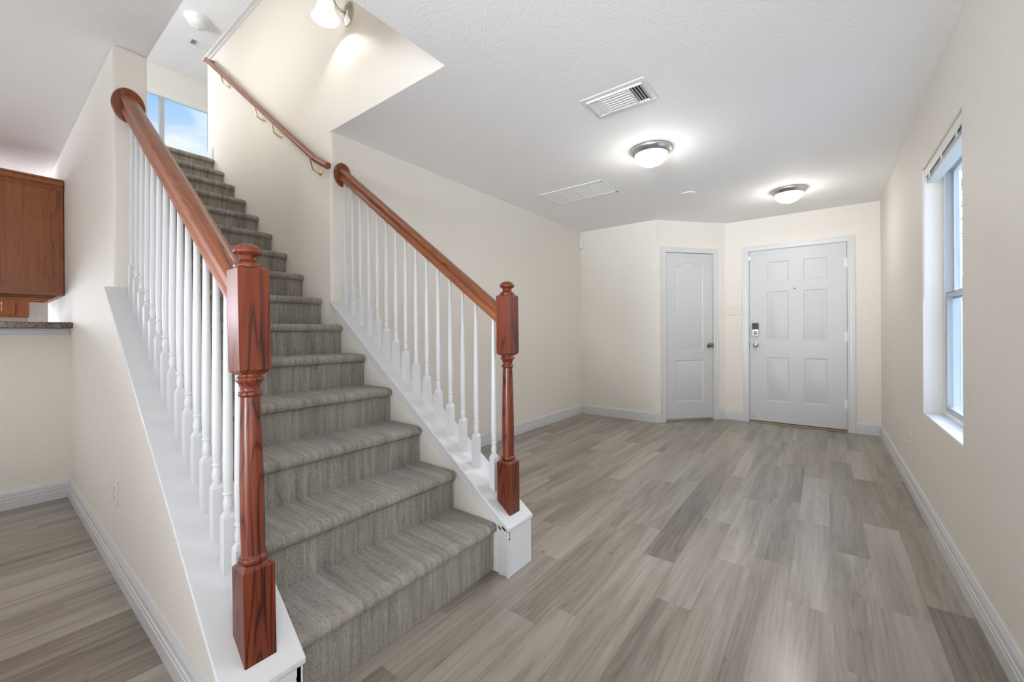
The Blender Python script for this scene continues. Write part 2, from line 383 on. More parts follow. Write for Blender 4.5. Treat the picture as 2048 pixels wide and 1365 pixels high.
# upstairs walls
uy0, uy1, uz0, uz1 = 1.15, 2.44, 3.55, 4.85
w = MB(); X2 = -8.17
w.box((X2-.14, -1.2, Z2), (X2, uy0, HC)); w.box((X2-.14, uy1, Z2), (X2, 3.4, HC)); w.box((X2-.14, uy0, Z2), (X2, uy1, uz0)); w.box((X2-.14, uy0, uz1), (X2, uy1, HC))
struct(w.build('wall_upstairs_window', 'wall', smooth=0))
w = MB().box((X2-.1, 3.3, Z2), (XOP+.2, 3.4, HC)); struct(w.build('wall_upstairs_far', 'wall', smooth=0))
w = MB().box((X2-.1, -1.2, Z2), (XL, -1.1, HC)); struct(w.build('wall_upstairs_near', 'wall', smooth=0))
w = MB().box((XOP+.08, YS+.12, Z2), (XOP+.2, 3.4, HC)); struct(w.build('wall_upstairs_end', 'wall', smooth=0))

# knee walls under the two railings: core, cap, mouldings
XE = -1.118
def knee(name, y0, y1):
    w = MB(); w.prism([(XE, 0), (XE, cap_z(XE)-.016), (XW+.001, cap_z(XW)-.016), (XW+.001, 0)], y0, y1, 1)
    # prism inserts y; polygon is (x, z)
    return struct(w.build(name, 'wall', smooth=0))
knee('wall_knee_near', YO, YI); knee('wall_knee_far', YS, 1.605)
def cap(name, ya0, ya1, yb0, yb1):
    """cap board on the slope: y range at the bottom end and at the top end"""
    t = .018; vs = []
    for x, a, b in ((XE+.006, ya0, ya1), (XW, yb0, yb1)):
        for y, dz in ((a, 0), (b, 0), (b, -t), (a, -t)): vs.append((x, y, cap_z(x)+dz))
    m = MB().add(vs, [(0, 1, 2, 3), (4, 5, 6, 7), (0, 1, 5, 4), (1, 2, 6, 5), (2, 3, 7, 6), (3, 0, 4, 7)])
    return m
k = cap('trim', .349, .540, .361, .540); k.box((XE-.012, .385, 0), (XE+.004, .530, cap_z(XE)-.016)); k.box((-1.212, .505, 0), (XE+.002, .534, cap_z(XE)-.020))
struct(k.build('trim_1', 'trim', bevel=.004))
k = cap('trim', 1.429, 1.620, 1.429, 1.620); k.box((XE-.012, 1.443, 0), (XE+.004, 1.608, cap_z(XE)-.016))
struct(k.build('trim_2', 'trim', bevel=.004))
def cove(name, yw, s):
    """stepped moulding under the cap on the stair side, turned down at the foot"""
    m = MB()
    for d, a, b in ((.013, .018, .027), (.007, .027, .046), (.0105, .046, .060)):
        p = [(XE+.004, cap_z(XE)-a), (XW, cap_z(XW)-a), (XW, cap_z(XW)-b), (XE+.004, cap_z(XE)-b)]
        m.prism(p, yw, yw+s*d, 1)
    for d, x0, x1 in ((.013, XE-.014, XE+.004), (.007, XE-.038, XE-.014), (.0105, XE-.056, XE-.038)):
        m.prism([(x0, 0), (x1, 0), (x1, cap_z(x1)-.018), (x0, cap_z(x0)-.018)], yw, yw+s*d, 1)
    struct(m.build(name, 'trim', bevel=.0015))
cove('trim_3', YS, -1); cove('trim_4', YI, 1)
# half-wall cap upstairs, end block of the upstairs baseboard
m = MB(); m.box((XL-.03, 1.405, 3.857), (XOP+.1, 1.60, 3.878)); m.box((XL-.015, 1.425, 3.832), (XOP+.1, 1.58, 3.857)); struct(m.build('trim_5', 'trim', bevel=.004))
m = MB()
for z0, z1, d in ((Z2, Z2+.065, .014), (Z2+.065, Z2+.1, .011), (Z2+.1, Z2+.12, .007)): m.box((XL-.01, YS-d, z0), (-4.80, YS, z1))
struct(m.build('baseboard_landing', 'trim', bevel=.0015))

# baseboards
BP = [(0, 0), (.015, 0), (.015, .052), (.0125, .055), (.0125, .058), (.0145, .061), (.0145, .073), (.0115, .076), (.0115, .079), (.013, .082), (.012, .100), (.008, .112), (.0055, .119), (0, .119)]
def du(u): q = D1+DU*u; return (q.x, q.y)
runs = [([(XW, 1.60), (XW, YB), tuple(D1), du(.09)], ['baseboard_left', 'baseboard_back', 'baseboard_closet']),
        ([du(.848), tuple(D2), (-.776, YD)], ['baseboard_closet_return', 'baseboard_entry']),
        ([(.257, YD), (XR, YD), (XR, -4.3)], ['baseboard_entry_return', 'baseboard_right']),
        ([(XK, -1.6), (XK, YO), (XE, YO)], ['baseboard_peninsula', 'baseboard_knee_near'])]
for pts, names in runs:
    for i, nm in enumerate(names):
        m = MB(); sweep(m, pts, BP, lambda a, b, h: (a, b, h), i, i+1); struct(m.build(nm, 'trim', smooth=0))

# ------------------------------------------------------------------ doors
def panel_door(W, Ht, T, panels, name, mtl):
    """leaf in local coords: x 0..W, front face y=0 (towards -y), z 0..Ht; panels = list of outlines (loop of (x, z))"""
    m = MB(); xs = sorted({0, W}); cells = []
    # grid cut lines from the panels' rectangles
    X = {0.0, W}; Zs = {0.0, Ht}
    for p in panels:
        X |= {p['r'][0], p['r'][1]}; Zs |= {p['r'][2], p['r'][3]}
    X = sorted(X); Zs = sorted(Zs)
    def inp(a, b, c, d):
        for p in panels:
            r = p['r']
            if a >= r[0]-1e-6 and b <= r[1]+1e-6 and c >= r[2]-1e-6 and d <= r[3]+1e-6: return True
        return False
    for i in range(len(X)-1):
        for j in range(len(Zs)-1):
            if not inp(X[i], X[i+1], Zs[j], Zs[j+1]): m.add([(X[i], 0, Zs[j]), (X[i+1], 0, Zs[j]), (X[i+1], 0, Zs[j+1]), (X[i], 0, Zs[j+1])], [(0, 1, 2, 3)])
    for p in panels:
        x0, x1, z0, z1 = p['r']; ar = p.get('arch', 0.0); n = 24
        def loop(ins):
            a, b, c2, d2 = x0+ins, x1-ins, z0+ins, z1-ins
            L = [(a, c2), (b, c2)]
            for k2 in range(n+1):
                t = k2/n; xx = b+(a-b)*t
                e = 0.0
                if ar:
                    s2 = abs(2*t-1)
                    e = ar*(0.5-0.5*math.cos(math.pi*min(1, max(0, (1-s2)/.85))))-ar
                L.append((xx, d2+e))
            return L
        outer = [(x0, z0), (x1, z0)]+[(x1+(x0-x1)*k2/n, z1) for k2 in range(n+1)]
        rings = [(outer, 0.0), (loop(.001), 0.0), (loop(.008), .006), (loop(.016), .0065), (loop(.034), .0015), (loop(.036), .001)]
        vs = []; fs = []; N = len(outer)
        for L, d in rings:
            for q in L: vs.append((q[0], d, q[1]))
        for a in range(len(rings)-1):
            for k2 in range(N): fs.append((a*N+k2, a*N+(k2+1) % N, (a+1)*N+(k2+1) % N, (a+1)*N+k2))
        fs.append(tuple(range((len(rings)-1)*N, len(rings)*N)))
        m.add(vs, fs)
    m.add([(0, 0, 0), (W, 0, 0), (W, 0, Ht), (0, 0, Ht), (0, T, 0), (W, T, 0), (W, T, Ht), (0, T, Ht)], [(0, 1, 5, 4), (1, 2, 6, 5), (2, 3, 7, 6), (3, 0, 4, 7), (4, 5, 6, 7)])
    return m.build(name, mtl, smooth=20)
CP = [(0.0, 0), (.000, .012), (.006, .015), (.012, .0155), (.018, .013), (.040, .0145), (.046, .018), (.058, .019), (.062, .017), (.062, 0)]
def casing(x0, x1, zt, parent, f):
    m = MB(); sweep(m, [(x0, 0), (x0, zt), (x1, zt), (x1, 0)], [(-o, h) for o, h in CP], f)
    return m.build('casing', 'trim', parent, smooth=0)
def knob(mb, c, n, s=1.0):
    """round knob at c pointing along n"""
    q = Vector(n).to_track_quat('Z', 'Y').to_matrix().to_4x4(); T = Matrix.Translation(Vector(c)) @ q
    mb.lathe([(.033*s, 0), (.033*s, .004), (.028*s, .008), (.013*s, .012), (.011*s, .026), (.016*s, .032), (.026*s, .038), (.0285*s, .047), (.026*s, .056), (.016*s, .062), (0, .063)], 24, T)
# front door (door_2) and closet door (door_1)
d2 = panel_door(fx1-fx0, ftop-.022, .04, [dict(r=(a-fx0, b-fx0, c0-.022, c1-.022)) for a, b in ((-.537, -.322), (-.183, .032)) for c0, c1 in ((.265, .784), (.980, 1.560), (1.680, 1.910))], 'door_2', 'door')
d2.location = (fx0, YD+.012, .022); struct(d2)
off2 = Vector((-fx0, -(YD+.012), -.022))
cs = casing(fx0-.006, fx1+.006, ftop+.004, d2, lambda a, b, h: (a+off2.x, YD-h+off2.y, b+off2.z))
m = MB(); m.box((fx0-.006, YD+.008, ftop), (fx1+.006, YD+.05, ftop+.004)); m.box((fx0-.006, YD+.006, 0), (fx0-.003, YD+.05, ftop)); m.box((fx1+.003, YD+.006, 0), (fx1+.006, YD+.05, ftop))
o = m.build('jamb', 'trim', d2, smooth=0); o.location = off2
m = MB(); m.box((fx0, YD-.004, 0), (fx1, YD+.06, .014)); m.box((fx0+.02, YD-.012, 0), (fx1-.01, YD-.004, .005)); o = m.build('threshold', 'tan', d2, bevel=.002); o.location = off2
m = MB(); knob(m, (-.651, YD+.012, .929), (0, -1, 0)); o = m.build('doorknob', 'chrome', d2); o.location = off2; o['label'] = 'round polished knob'
kp = MB(); kp.box((-.688, YD-.012, 1.036), (-.618, YD+.012, 1.192)); o = kp.build('keypad_deadbolt', 'nickel', d2, bevel=.006); o.location = off2; o['label'] = 'keypad deadbolt with black cover'
m = MB(); m.box((-.685, YD-.020, 1.112), (-.6535, YD-.0115, 1.188)); m.box((-.6525, YD-.020, 1.112), (-.621, YD-.0115, 1.188)); m.build('battery_cover', 'black', o, bevel=.003)
m = MB(); m.lathe([(.026, 0), (.025, .006), (.012, .010), (.012, .014)], 24, TR((-.653, YD-.012, 1.073), rx=math.pi/2)); m.box((-.671, YD-.034, 1.067), (-.635, YD-.024, 1.079)); m.build('thumb_turn', 'chrome', o, bevel=.0015)
m = MB()
for zz in (.30, 1.03, 1.83): m.lathe([(.0065, 0), (.0065, .10)], 10, TR((fx1+.002, YD+.004, zz-.05))); m.box((fx1-.022, YD+.0105, zz-.05), (fx1+.002, YD+.0125, zz+.05))
for i, zz in enumerate((.30, 1.03, 1.83)):
    m = MB(); m.lathe([(.0065, 0), (.0065, .10)], 10, TR((fx1+.002, YD+.004, zz-.05))); m.box((fx1-.020, YD+.0105, zz-.05), (fx1+.002, YD+.0122, zz+.05))
    o = m.build('hinge', 'register', d2); o.location = off2
m = MB(); m.lathe([(.010, 0), (.010, .003), (.005, .004), (.004, .002), (0, .002)], 16, TR((-.265, YD+.012, 1.582), rx=math.pi/2)); m.cur = 1; m.lathe([(.0045, 0), (.003, .0025), (0, .003)], 10, TR((-.265, YD+.012, 1.557), rx=math.pi/2))
o = m.build('door_viewer', ['darknickel', 'plastic'], d2); o.location = off2
m = MB()
for zz in (.929, 1.073): m.box((fx0-.0045, YD+.001, zz-.028), (fx0-.0015, YD+.02, zz+.028))
o = m.build('strike_plate', 'darknickel', d2); o.location = off2
m = MB(); m.box((fx0-.018, YD-.012, 1.945), (fx0+.022, YD+.010, 2.0)); o = m.build('alarm_contact', 'plastic', d2, bevel=.003); o.location = off2
m = MB(); m.tube([(fx0+.03, YD+.01, .07), (fx0+.03, YD-.03, .065)], .008, 10); o = m.build('door_stop', 'nickel', d2); o.location = off2

d1 = panel_door(cu1-cu0, ctop-.03, .035, [dict(r=(.264-cu0, .656-cu0, .235-.03, .742-.03)), dict(r=(.264-cu0, .656-cu0, .852-.03, 1.935-.03), arch=.052)], 'door_1', 'door')
d1.matrix_world = TD @ Matrix.Translation((cu0, .012, .03)); struct(d1)
TDl = Matrix.Translation((-cu0, -.012, -.03))
o = casing(cu0-.006, cu1+.006, ctop+.004, d1, lambda a, b, h: tuple(TDl @ Vector((a, -h, b))))
m = MB(); knob(m, (.735, .012, .921), (0, -1, 0), .95); o = m.build('doorknob', 'darknickel', d1); o.matrix_local = TDl; o['label'] = 'dark nickel knob'
for zz in (.27, 1.04, 1.85):
    m = MB(); m.lathe([(.0062, 0), (.0062, .09)], 10, TR((cu0-.003, .004, zz-.045))); o = m.build('hinge', 'nickel', d1); o.matrix_local = TDl
m = MB(); m.box((cu1+.002, .001, .90), (cu1+.0055, .02, .945)); o = m.build('strike_plate', 'darknickel', d1); o.matrix_local = TDl
m = MB(); m.box((cu0-.006, .006, 0), (cu0-.003, .05, ctop)); m.box((cu1+.0055, .006, 0), (cu1+.006, .05, ctop)); o = m.build('jamb', 'trim', d1, smooth=0); o.matrix_local = TDl

# ------------------------------------------------------------------ window in the right wall
w1 = MB(); xa, xb = XR+.085, XR+.15
def rect_frame(mb, xa, xb, y0, y1, z0, z1, t, tb=None):
    tb = tb or t
    mb.box((xa, y0, z0), (xb, y0+t, z1)); mb.box((xa, y1-t, z0), (xb, y1, z1)); mb.box((xa, y0+t, z0), (xb, y1-t, z0+tb)); mb.box((xa, y0+t, z1-t), (xb, y1-t, z1))
rect_frame(w1, xa, xb, wy0, wy1, wz0, wz1, .028)
w1 = struct(w1.build('window_1', 'vinyl', bevel=.002))
zm = 1.285
m = MB(); rect_frame(m, xa+.006, xa+.030, wy0+.028, wy1-.028, wz0+.028, zm+.02, .022, .03); o = m.build('lower_sash', 'alu', w1, bevel=.0015)
g = MB().box((xa+.016, wy0+.05, wz0+.058), (xa+.020, wy1-.05, zm-.002)); g.build('pane', 'glass', o, smooth=0)
m = MB(); rect_frame(m, xa+.036, xa+.058, wy0+.028, wy1-.028, zm-.012, wz1-.028, .022, .028); o = m.build('upper_sash', 'vinyl', w1, bevel=.0015)
g = MB().box((xa+.045, wy0+.05, zm+.016), (xa+.049, wy1-.05, wz1-.05)); g.build('pane', 'glass', o, smooth=0)
m = MB(); m.box((xa-.004, 2.93, zm+.004), (xa+.012, 3.01, zm+.022)); m.build('sash_lock', 'nickel', w1, bevel=.003)
m = MB(); m.box((xa+.005, wy1-.0285, zm+.02), (xa+.035, wy1-.0275, wz1-.03)); m.build('side_track', 'alu', w1, smooth=0)
m = MB(); m.box((XR+.001, wy0, wz0-.012), (xa, wy1, wz0+.004)); struct(m.build('trim_6', 'trim', bevel=.003))
# raised blind in the window head
bl = empty('window_blind', (XR+.045, (wy0+wy1)/2, wz1), 'raised white slatted blind bunched at the top of the side window', 'blind')
L0 = Vector((XR+.045, (wy0+wy1)/2, wz1)); hw = (wy1-wy0)/2-.008
m = MB(); m.box((-.028, -hw, -.032), (.028, hw, -.001)); m.build('head_rail', 'blind', bl, bevel=.002)
m = MB(); m.box((-.036, -hw, -.050), (-.030, hw, -.001)); m.build('valance', 'blind', bl, bevel=.002)
m = MB()
for i in range(11): m.box((-.0255+.001*(i % 2), -hw+.004, -.036-.0034*i), (.0255, hw-.004, -.0345-.0034*i))
m.build('slat_stack', 'blind', bl, smooth=0)
m = MB(); m.box((-.026, -hw+.003, -.084), (.026, hw-.003, -.073)); m.build('bottom_rail', 'blind', bl, bevel=.003)
for yy in (-.30, 0, .30):
    m = MB(); m.box((-.0375, yy-.012, -.080), (-.0355, yy+.012, -.045)); m.build('tape', 'blind', bl, smooth=0)
m = MB(); m.tube([(-.040, hw-.018, -.05), (-.041, hw-.018, -.40), (-.042, hw-.017, -.775)], .0045, 8); m.build('tilt_wand', 'plastic', bl)
m = MB(); m.tube([(-.040, hw-.045, -.05), (-.042, hw-.046, -.40), (-.042, hw-.045, -.755)], .0018, 6); m.build('pull_cord', 'blind', bl)

# upstairs window
w2 = MB(); rect_frame(w2, X2-.10, X2-.02, uy0, uy1, uz0, uz1, .045); ym = 1.785
w2.box((X2-.09, ym-.03, uz0+.04), (X2-.03, ym+.03, uz1-.04)); w2 = struct(w2.build('window_2', 'alu', bevel=.003))
MB().box((X2-.062, uy0+.04, uz0+.04), (X2-.058, ym-.028, uz1-.04)).build('pane', 'glass', w2, smooth=0)
MB().box((X2-.062, ym+.028, uz0+.04), (X2-.058, uy1-.04, uz1-.04)).build('pane', 'glass', w2, smooth=0)
b2 = empty('window_blind', (X2-.012, (uy0+uy1)/2, uz1), 'raised white blind along the top of the upstairs window', 'blind')
m = MB(); m.box((-.02, -.63, -.035), (.02, .63, -.002)); m.build('head_rail', 'blind', b2, bevel=.002)
m = MB(); m.box((-.02, -.62, -.062), (.016, .62, -.036)); m.build('slat_stack', 'blind', b2, bevel=.002)

# ------------------------------------------------------------------ staircase
RUN, RISE, NX0, NZ0 = .2557, .1851, -1.185, .224
st = empty('staircase', (NX0, (YI+YS)/2, 0), 'carpeted staircase in heathered grey-brown carpet climbing between two white railings', 'stairs')
stl = Vector(st.location)
def step(k):
    nx, nz = NX0-RUN*k, NZ0+RISE*k
    zb = 0.0 if k == 0 else NZ0+RISE*(k-1)-.012
    xr = nx-.026; r = .021
    prof = [(xr-.004, zb), (xr, zb+.02), (xr, (zb+nz)/2), (xr, nz-.062), (xr+.002, nz-.052), (xr+.008, nz-.0475)]
    for i in range(9):
        a = -100+i*24.5
        if a > 92: break
        prof.append((nx-r+r*math.cos(math.radians(a)), nz-r*1.08+r*1.08*math.sin(math.radians(a))))
    tb = nx-RUN-.05 if k < 14 else nx-.35
    n2 = 6
    for i in range(1, n2+1): prof.append((nx-r+(tb-nx+r)*i/n2, nz+.002*(i % 2)*0))
    ny = 60; vs = []; fs = []; P = len(prof)
    for j in range(ny+1):
        y = YI+.003+(YS-YI-.006)*j/ny
        for i, (x, z) in enumerate(prof):
            q = mnoise.noise(Vector((i*.9+k*7.3, y*16, k*3.1))); q2 = mnoise.noise(Vector((i*.4+k*2.3, y*55, 9.7)))
            d = .0022*q+.0016*q2
            pin = 1.0 if 1 < i < P-1 else 0.0
            e = min(j, ny-j); sink = .006*max(0, 1-e/2.0) if 5 < i < P-n2 else 0
            vs.append((x+d*pin*(.8 if i < 14 else .2)-sink-stl.x, y-stl.y, z+d*pin*.8-sink*.6-stl.z))
    for j in range(ny):
        for i in range(P-1): fs.append((j*P+i, j*P+i+1, (j+1)*P+i+1, (j+1)*P+i))
    # closed underneath so that each step is a solid
    for j in (0, ny): pass
    m = MB().add(vs, fs)
    o = m.build('step', 'carpet', st, smooth=60)
    return o
for k in range(15): step(k)

# ------------------------------------------------------------------ railings
RAILH = .869
def rail_profile():
    # (across y, perpendicular height) closed loop, bread-loaf handrail
    half = [(.0, -.034), (.0235, -.034), (.0285, -.030), (.0285, -.019), (.0245, -.013), (.0215, -.004), (.0235, .006), (.0295, .012), (.0318, .018), (.0305, .025), (.024, .031), (.012, .0345), (.0, .0355)]
    return half+[(-a, b) for a, b in half[-2:0:-1]]
ANG = math.atan(SL)
def railing(name, yc, newel_tilt, xs, label, group_label):
    r = empty(name, (XE, yc, 0), label, 'railing')
    ox = Vector((XE, yc, 0))
    # newel post: local z up from the cap
    nx = -1.186 if yc > 1 else -1.190
    nz = cap_z(nx)-.03
    T = Matrix.Translation((nx-ox.x, 0, nz)) @ Matrix.Rotation(newel_tilt, 4, 'Y')
    h = .0378; z = lambda v: v-nz
    m = MB()
    m.box((-h, -h, 0), (h, h, z(.484)))
    def cham(z0, z1, w0, w1): m.add([(-w0, -w0, z0), (w0, -w0, z0), (w0, w0, z0), (-w0, w0, z0), (-w1, -w1, z1), (w1, -w1, z1), (w1, w1, z1), (-w1, w1, z1)], [(0, 1, 5, 4), (1, 2, 6, 5), (2, 3, 7, 6), (3, 0, 4, 7), (4, 5, 6, 7)])
    cham(z(.484), z(.495), h, .026)
    m.lathe([(.027, z(.487)), (.0275, z(.494)), (.0325, z(.498)), (.034, z(.504)), (.0325, z(.510)), (.0278, z(.514)), (.0272, z(.53)), (.0285, z(.60)), (.0280, z(.70)), (.0255, z(.82)), (.0225, z(.925)), (.0225, z(.927)), (.0268, z(.929)), (.0285, z(.934)), (.0268, z(.939)), (.0225, z(.942)), (.0228, z(.95)), (.0265, z(.962)), (.0290, z(.965)), (.0318, z(.967)), (.0332, z(.972)), (.0318, z(.977)), (.0285, z(.980)), (.0275, z(.99))], 32)
    cham(z(.985), z(.996), .027, h); m.box((-h, -h, z(.996)), (h, h, z(1.262)))
    cham(z(1.262), z(1.270), h, .029)
    o = m.build('newel_post', 'newel', r, bevel=.0016); o.matrix_local = T
    m = MB(); m.lathe([(.028, z(1.262)), (.0285, z(1.266)), (.033, z(1.268)), (.0342, z(1.273)), (.0325, z(1.279)), (.026, z(1.284)), (.0215, z(1.289)), (.0205, z(1.295)), (.023, z(1.300)), (.030, z(1.304)), (.0345, z(1.308)), (.0350, z(1.313)), (.0325, z(1.320)), (.026, z(1.327)), (.014, z(1.332)), (0, z(1.334))], 32)
    f = m.build('finial', 'newel', o)
    # handrail: local x runs up the slope
    xa = nx-h+.006; xb = XW+.012; za = cap_z(xa)+RAILH
    Ln = (xa-xb)/math.cos(ANG)
    prof = rail_profile(); n = len(prof); vs = []; fs = []; K = 24
    for j in range(K+1):
        s2 = Ln*j/K
        for a, b in prof:
            sh = b*math.tan(ANG) if j in (0, K) else 0    # plumb-cut ends
            vs.append((-s2-sh, a, b))
    for j in range(K):
        for i in range(n): fs.append((j*n+i, j*n+(i+1) % n, (j+1)*n+(i+1) % n, (j+1)*n+i))
    fs.append(tuple(range(n))[::-1]); fs.append(tuple(range(K*n, K*n+n)))
    m = MB().add(vs, fs); o = m.build('handrail', 'rail', r, smooth=40)
    o.matrix_local = Matrix.Translation((xa-ox.x, 0, za)) @ Matrix.Rotation(ANG, 4, 'Y')
    # rosette on the wall
    zr = cap_z(XW+.01)+RAILH-.005
    m = MB(); m.lathe([(1.0, 0), (1.0, .012), (.95, .017), (.80, .019), (0, .0195)], 44, TR((0, 0, 0), ry=math.pi/2), sx=.080, sy=.0605)
    o = m.build('rosette', 'rosette', r, smooth=40); o.matrix_local = Matrix.Translation((XW-ox.x+.0005, 0, zr))
    # balusters: one mesh, cut long enough to run into the rail; square foot sits on the slope
    b = .016; top = RAILH-.031
    m = MB(); m.prism([(-b, -.030), (b, -.030), (b, .150), (-b, .150)], -b, b, 1)
    m.v = [(x, y, (zz if zz > 0 else -SL*x-.004)) for x, y, zz in m.v]
    m.add([(-b, -b, .150), (b, -b, .150), (b, b, .150), (-b, b, .150), (-.0105, -.0105, .163), (.0105, -.0105, .163), (.0105, .0105, .163), (-.0105, .0105, .163)], [(0, 1, 5, 4), (1, 2, 6, 5), (2, 3, 7, 6), (3, 0, 4, 7), (4, 5, 6, 7)])
    m.lathe([(.0108, .158), (.0122, .163), (.0122, .167), (.0105, .169), (.0130, .180), (.0132, .190), (.0115, .202), (.0102, .210), (.0102, .213), (.0128, .215), (.0135, .2185), (.0128, .222), (.0108, .224), (.0122, .245), (.0132, .30), (.0130, .38), (.0112, .55), (.0090, .74), (.0080, top)], 16)
    first = m.build('baluster', 'trim', r, smooth=35)
    for i, x in enumerate(xs):
        bo = first if i == 0 else first.copy()
        if i: COL.objects.link(bo); bo.parent = r
        bo.location = (x-ox.x, 0, cap_z(x))
    return r
xsR = [-1.274]+[-1.389-.0915*i for i in range(14)]
xsL = [-1.287]+[-1.375-.0885*i for i in range(14)]
railing('stair_railing', 1.5245, math.radians(-.15), xsR, 'far white stair railing with red-brown newel post, beside the entry floor', 'r')
railing('stair_railing', .4445, math.radians(-2.0), xsL, 'near white stair railing with tallest-looking red-brown newel post, beside the kitchen side', 'l')

# wall handrail up the enclosed flight
wr = empty('wall_handrail', (-2.6, YS-.06, 2.2), 'slim round wooden handrail on brass brackets along the stairwell wall', 'handrail'); wl = Vector(wr.location)
pa, pb, pc = Vector((-4.79, YS-.06, 3.772)), Vector((-2.69, YS-.06, 2.252)), Vector((-2.535, YS-.06, 2.170))
def seg(a, b, name, r=.0205):
    d = (a-b); L = d.length; m = MB(); m.tube([(0, 0, 0), (-L*.5, 0, 0), (-L, 0, 0)], r, 16, flat=1.05)
    o = m.build(name, 'rail', wr, bevel=.003, smooth=40); o.matrix_local = Matrix.Translation(b-wl) @ Matrix.Rotation(math.atan2(d.z, -d.x), 4, 'Y'); return o
seg(pa, pb-Vector((.004, 0, -.003)), 'rail'); seg(pb, pc, 'rail_end', .0215)
m = MB(); m.tube([(pa.x, pa.y-.018, pa.z-.004), (pa.x, YS-.001, pa.z-.004)], .021, 16); o = m.build('return_end', 'rosette', wr, smooth=40); o.location = -wl
for x, z in ((-4.40, 3.41), (-3.66, 2.865), (-3.36, 2.645), (-2.77, 2.22)):
    zr2 = pb.z+(pb.x-x)*(pa.z-pb.z)/(pb.x-pa.x) if x < pb.x else pb.z
    m = MB(); m.tube([(x+.03, YS-.001, z-.03), (x+.028, YS-.02, z-.034), (x+.015, YS-.05, z-.012), (x, YS-.06, zr2-.024)], [.006, .006, .005, .005], 8)
    m.lathe([(.018, 0), (.017, .004), (.008, .006), (0, .007)], 14, TR((x+.03, YS, z-.03), rx=math.pi/2))
    m.box((x-.055, YS-.068, -.0015), (x+.03, YS-.052, .0015), Matrix.Translation((x, YS-.06, zr2-.0225)) @ Matrix.Rotation(math.atan(.7235), 4, 'Y') @ Matrix.Translation((-x, -(YS-.06), 0)))
    o = m.build('bracket', 'brass', wr); o.location = -wl

# ------------------------------------------------------------------ fixtures
def dome(loc, lit, label, r=.145):
    t = empty('ceiling_light', loc, label, 'ceiling light', 'flush dome ceiling lights')
    m = MB(); m.lathe([(r, 0), (r+.002, -.008), (r-.004, -.020), (r-.014, -.031), (r-.024, -.040), (r-.028, -.042), (r-.030, -.036)], 40); m.build('metal_rim', 'nickel' if lit else 'register', t, smooth=50)
    R = r-.027; m = MB(); m.lathe([(R, -.036)]+[(R*math.cos(math.radians(a)), -.040-.082*math.sin(math.radians(a))) for a in range(5, 90, 7)]+[(0, -.122)], 40); m.build('glass_dome', 'bulbglass' if lit else 'offglass', t, smooth=60)
    m = MB(); m.lathe([(.004, -.119), (.007, -.124), (.0055, -.129), (.003, -.133), (0, -.135)], 14); m.build('finial_knob', 'nickel' if lit else 'register', t)
    if lit:
        l = bpy.data.lights.new('dome_bulb', 'POINT'); l.energy = lit; l.color = (1, .97, .92); l.shadow_soft_size = .06
        o = bpy.data.objects.new('dome_bulb', l); COL.objects.link(o); o.location = Vector(loc)+Vector((0, 0, -.165))
        l = bpy.data.lights.new('dome_down', 'AREA'); l.shape = 'DISK'; l.size = .2; l.energy = 4; l.color = (1, .97, .92)
        o = bpy.data.objects.new('dome_down', l); COL.objects.link(o); o.location = Vector(loc)+Vector((0, 0, -.145))
    return t
dome((-1.011, 3.035, H), 5.2, 'lit frosted dome light with nickel rim, nearer the big ceiling vent')
dome((-.262, 4.712, H), 5.2, 'lit frosted dome light with nickel rim, near the front door')
dome((-6.56, 1.80, HC), 0, 'unlit white dome light on the upstairs ceiling')

def register(loc, lx, ly, label, rz=0.0):
    """three-way ceiling register; long side along local x"""
    t = empty('ceiling_vent', loc, label, 'air vent', None, (0, 0, rz))
    m = MB(); a, b = lx/2, ly/2; ia, ib = a-.03, b-.035
    rectf = lambda z0, z1: [m.box((-a, -b, z0), (a, -ib, z1)), m.box((-a, ib, z0), (a, b, z1)), m.box((-a, -ib, z0), (-ia, ib, z1)), m.box((ia, -ib, z0), (a, ib, z1))]
    rectf(-.006, 0)
    m.box((-ia-.004, -ib-.004, -.016), (ia+.004, -ib, -.004)); m.box((-ia-.004, ib, -.016), (ia+.004, ib+.004, -.004)); m.box((-ia-.004, -ib, -.016), (-ia, ib, -.004)); m.box((ia, -ib, -.016), (ia+.004, ib, -.004))
    for s in (-1, 1): m.box((s*ia*.55-.004, -ib, -.017), (s*ia*.55+.004, ib, -.003))
    m.build('frame', 'register', t, bevel=.002)
    m = MB(); n = 7
    for i in range(n):
        y = -ib+(i+.5)*2*ib/n; m.box((-ia*.55, -.0080, -.0009), (ia*.55, .0080, .0009), TR((0, y, -.010), rx=math.radians(-36)))
    for s in (-1, 1):
        for i in range(4):
            x = s*(ia*.55+.006+(i+.5)*(ia*.45-.006)/4); m.box((-.0075, -ib, -.0009), (.0075, ib, .0009), TR((x, 0, -.010), ry=math.radians(45 if s > 0 else -45)))
    m.build('louvers', 'register', t, smooth=0)
    m = MB(); m.box((-ia, -ib, -.002), (ia, ib, -.0004)); m.build('duct_opening', 'duct', t, smooth=0)
    return t
register((-.938, 2.263, H), .375, .245, 'white three-way air vent with dark gaps at one end, nearest ceiling vent')
register((-7.10, 2.02, HC), .36, .2, 'small white air vent on the upstairs ceiling', math.pi/2)
rg = empty('return_air_grille', (-1.898, 3.545, H), 'flat white return air grille with four panels on the ceiling', 'air vent')
a, b = .343, .188
m = MB(); m.box((-a, -b, -.007), (a, -b+.022, 0)); m.box((-a, b-.022, -.007), (a, b, 0)); m.box((-a, -b, -.007), (-a+.022, b, 0)); m.box((a-.022, -b, -.007), (a, b, 0))
for i in (-1, 0, 1): m.box((i*.16-.006, -b+.02, -.006), (i*.16+.006, b-.02, -.001))
m.build('frame', 'register', rg, bevel=.0015)
m = MB()
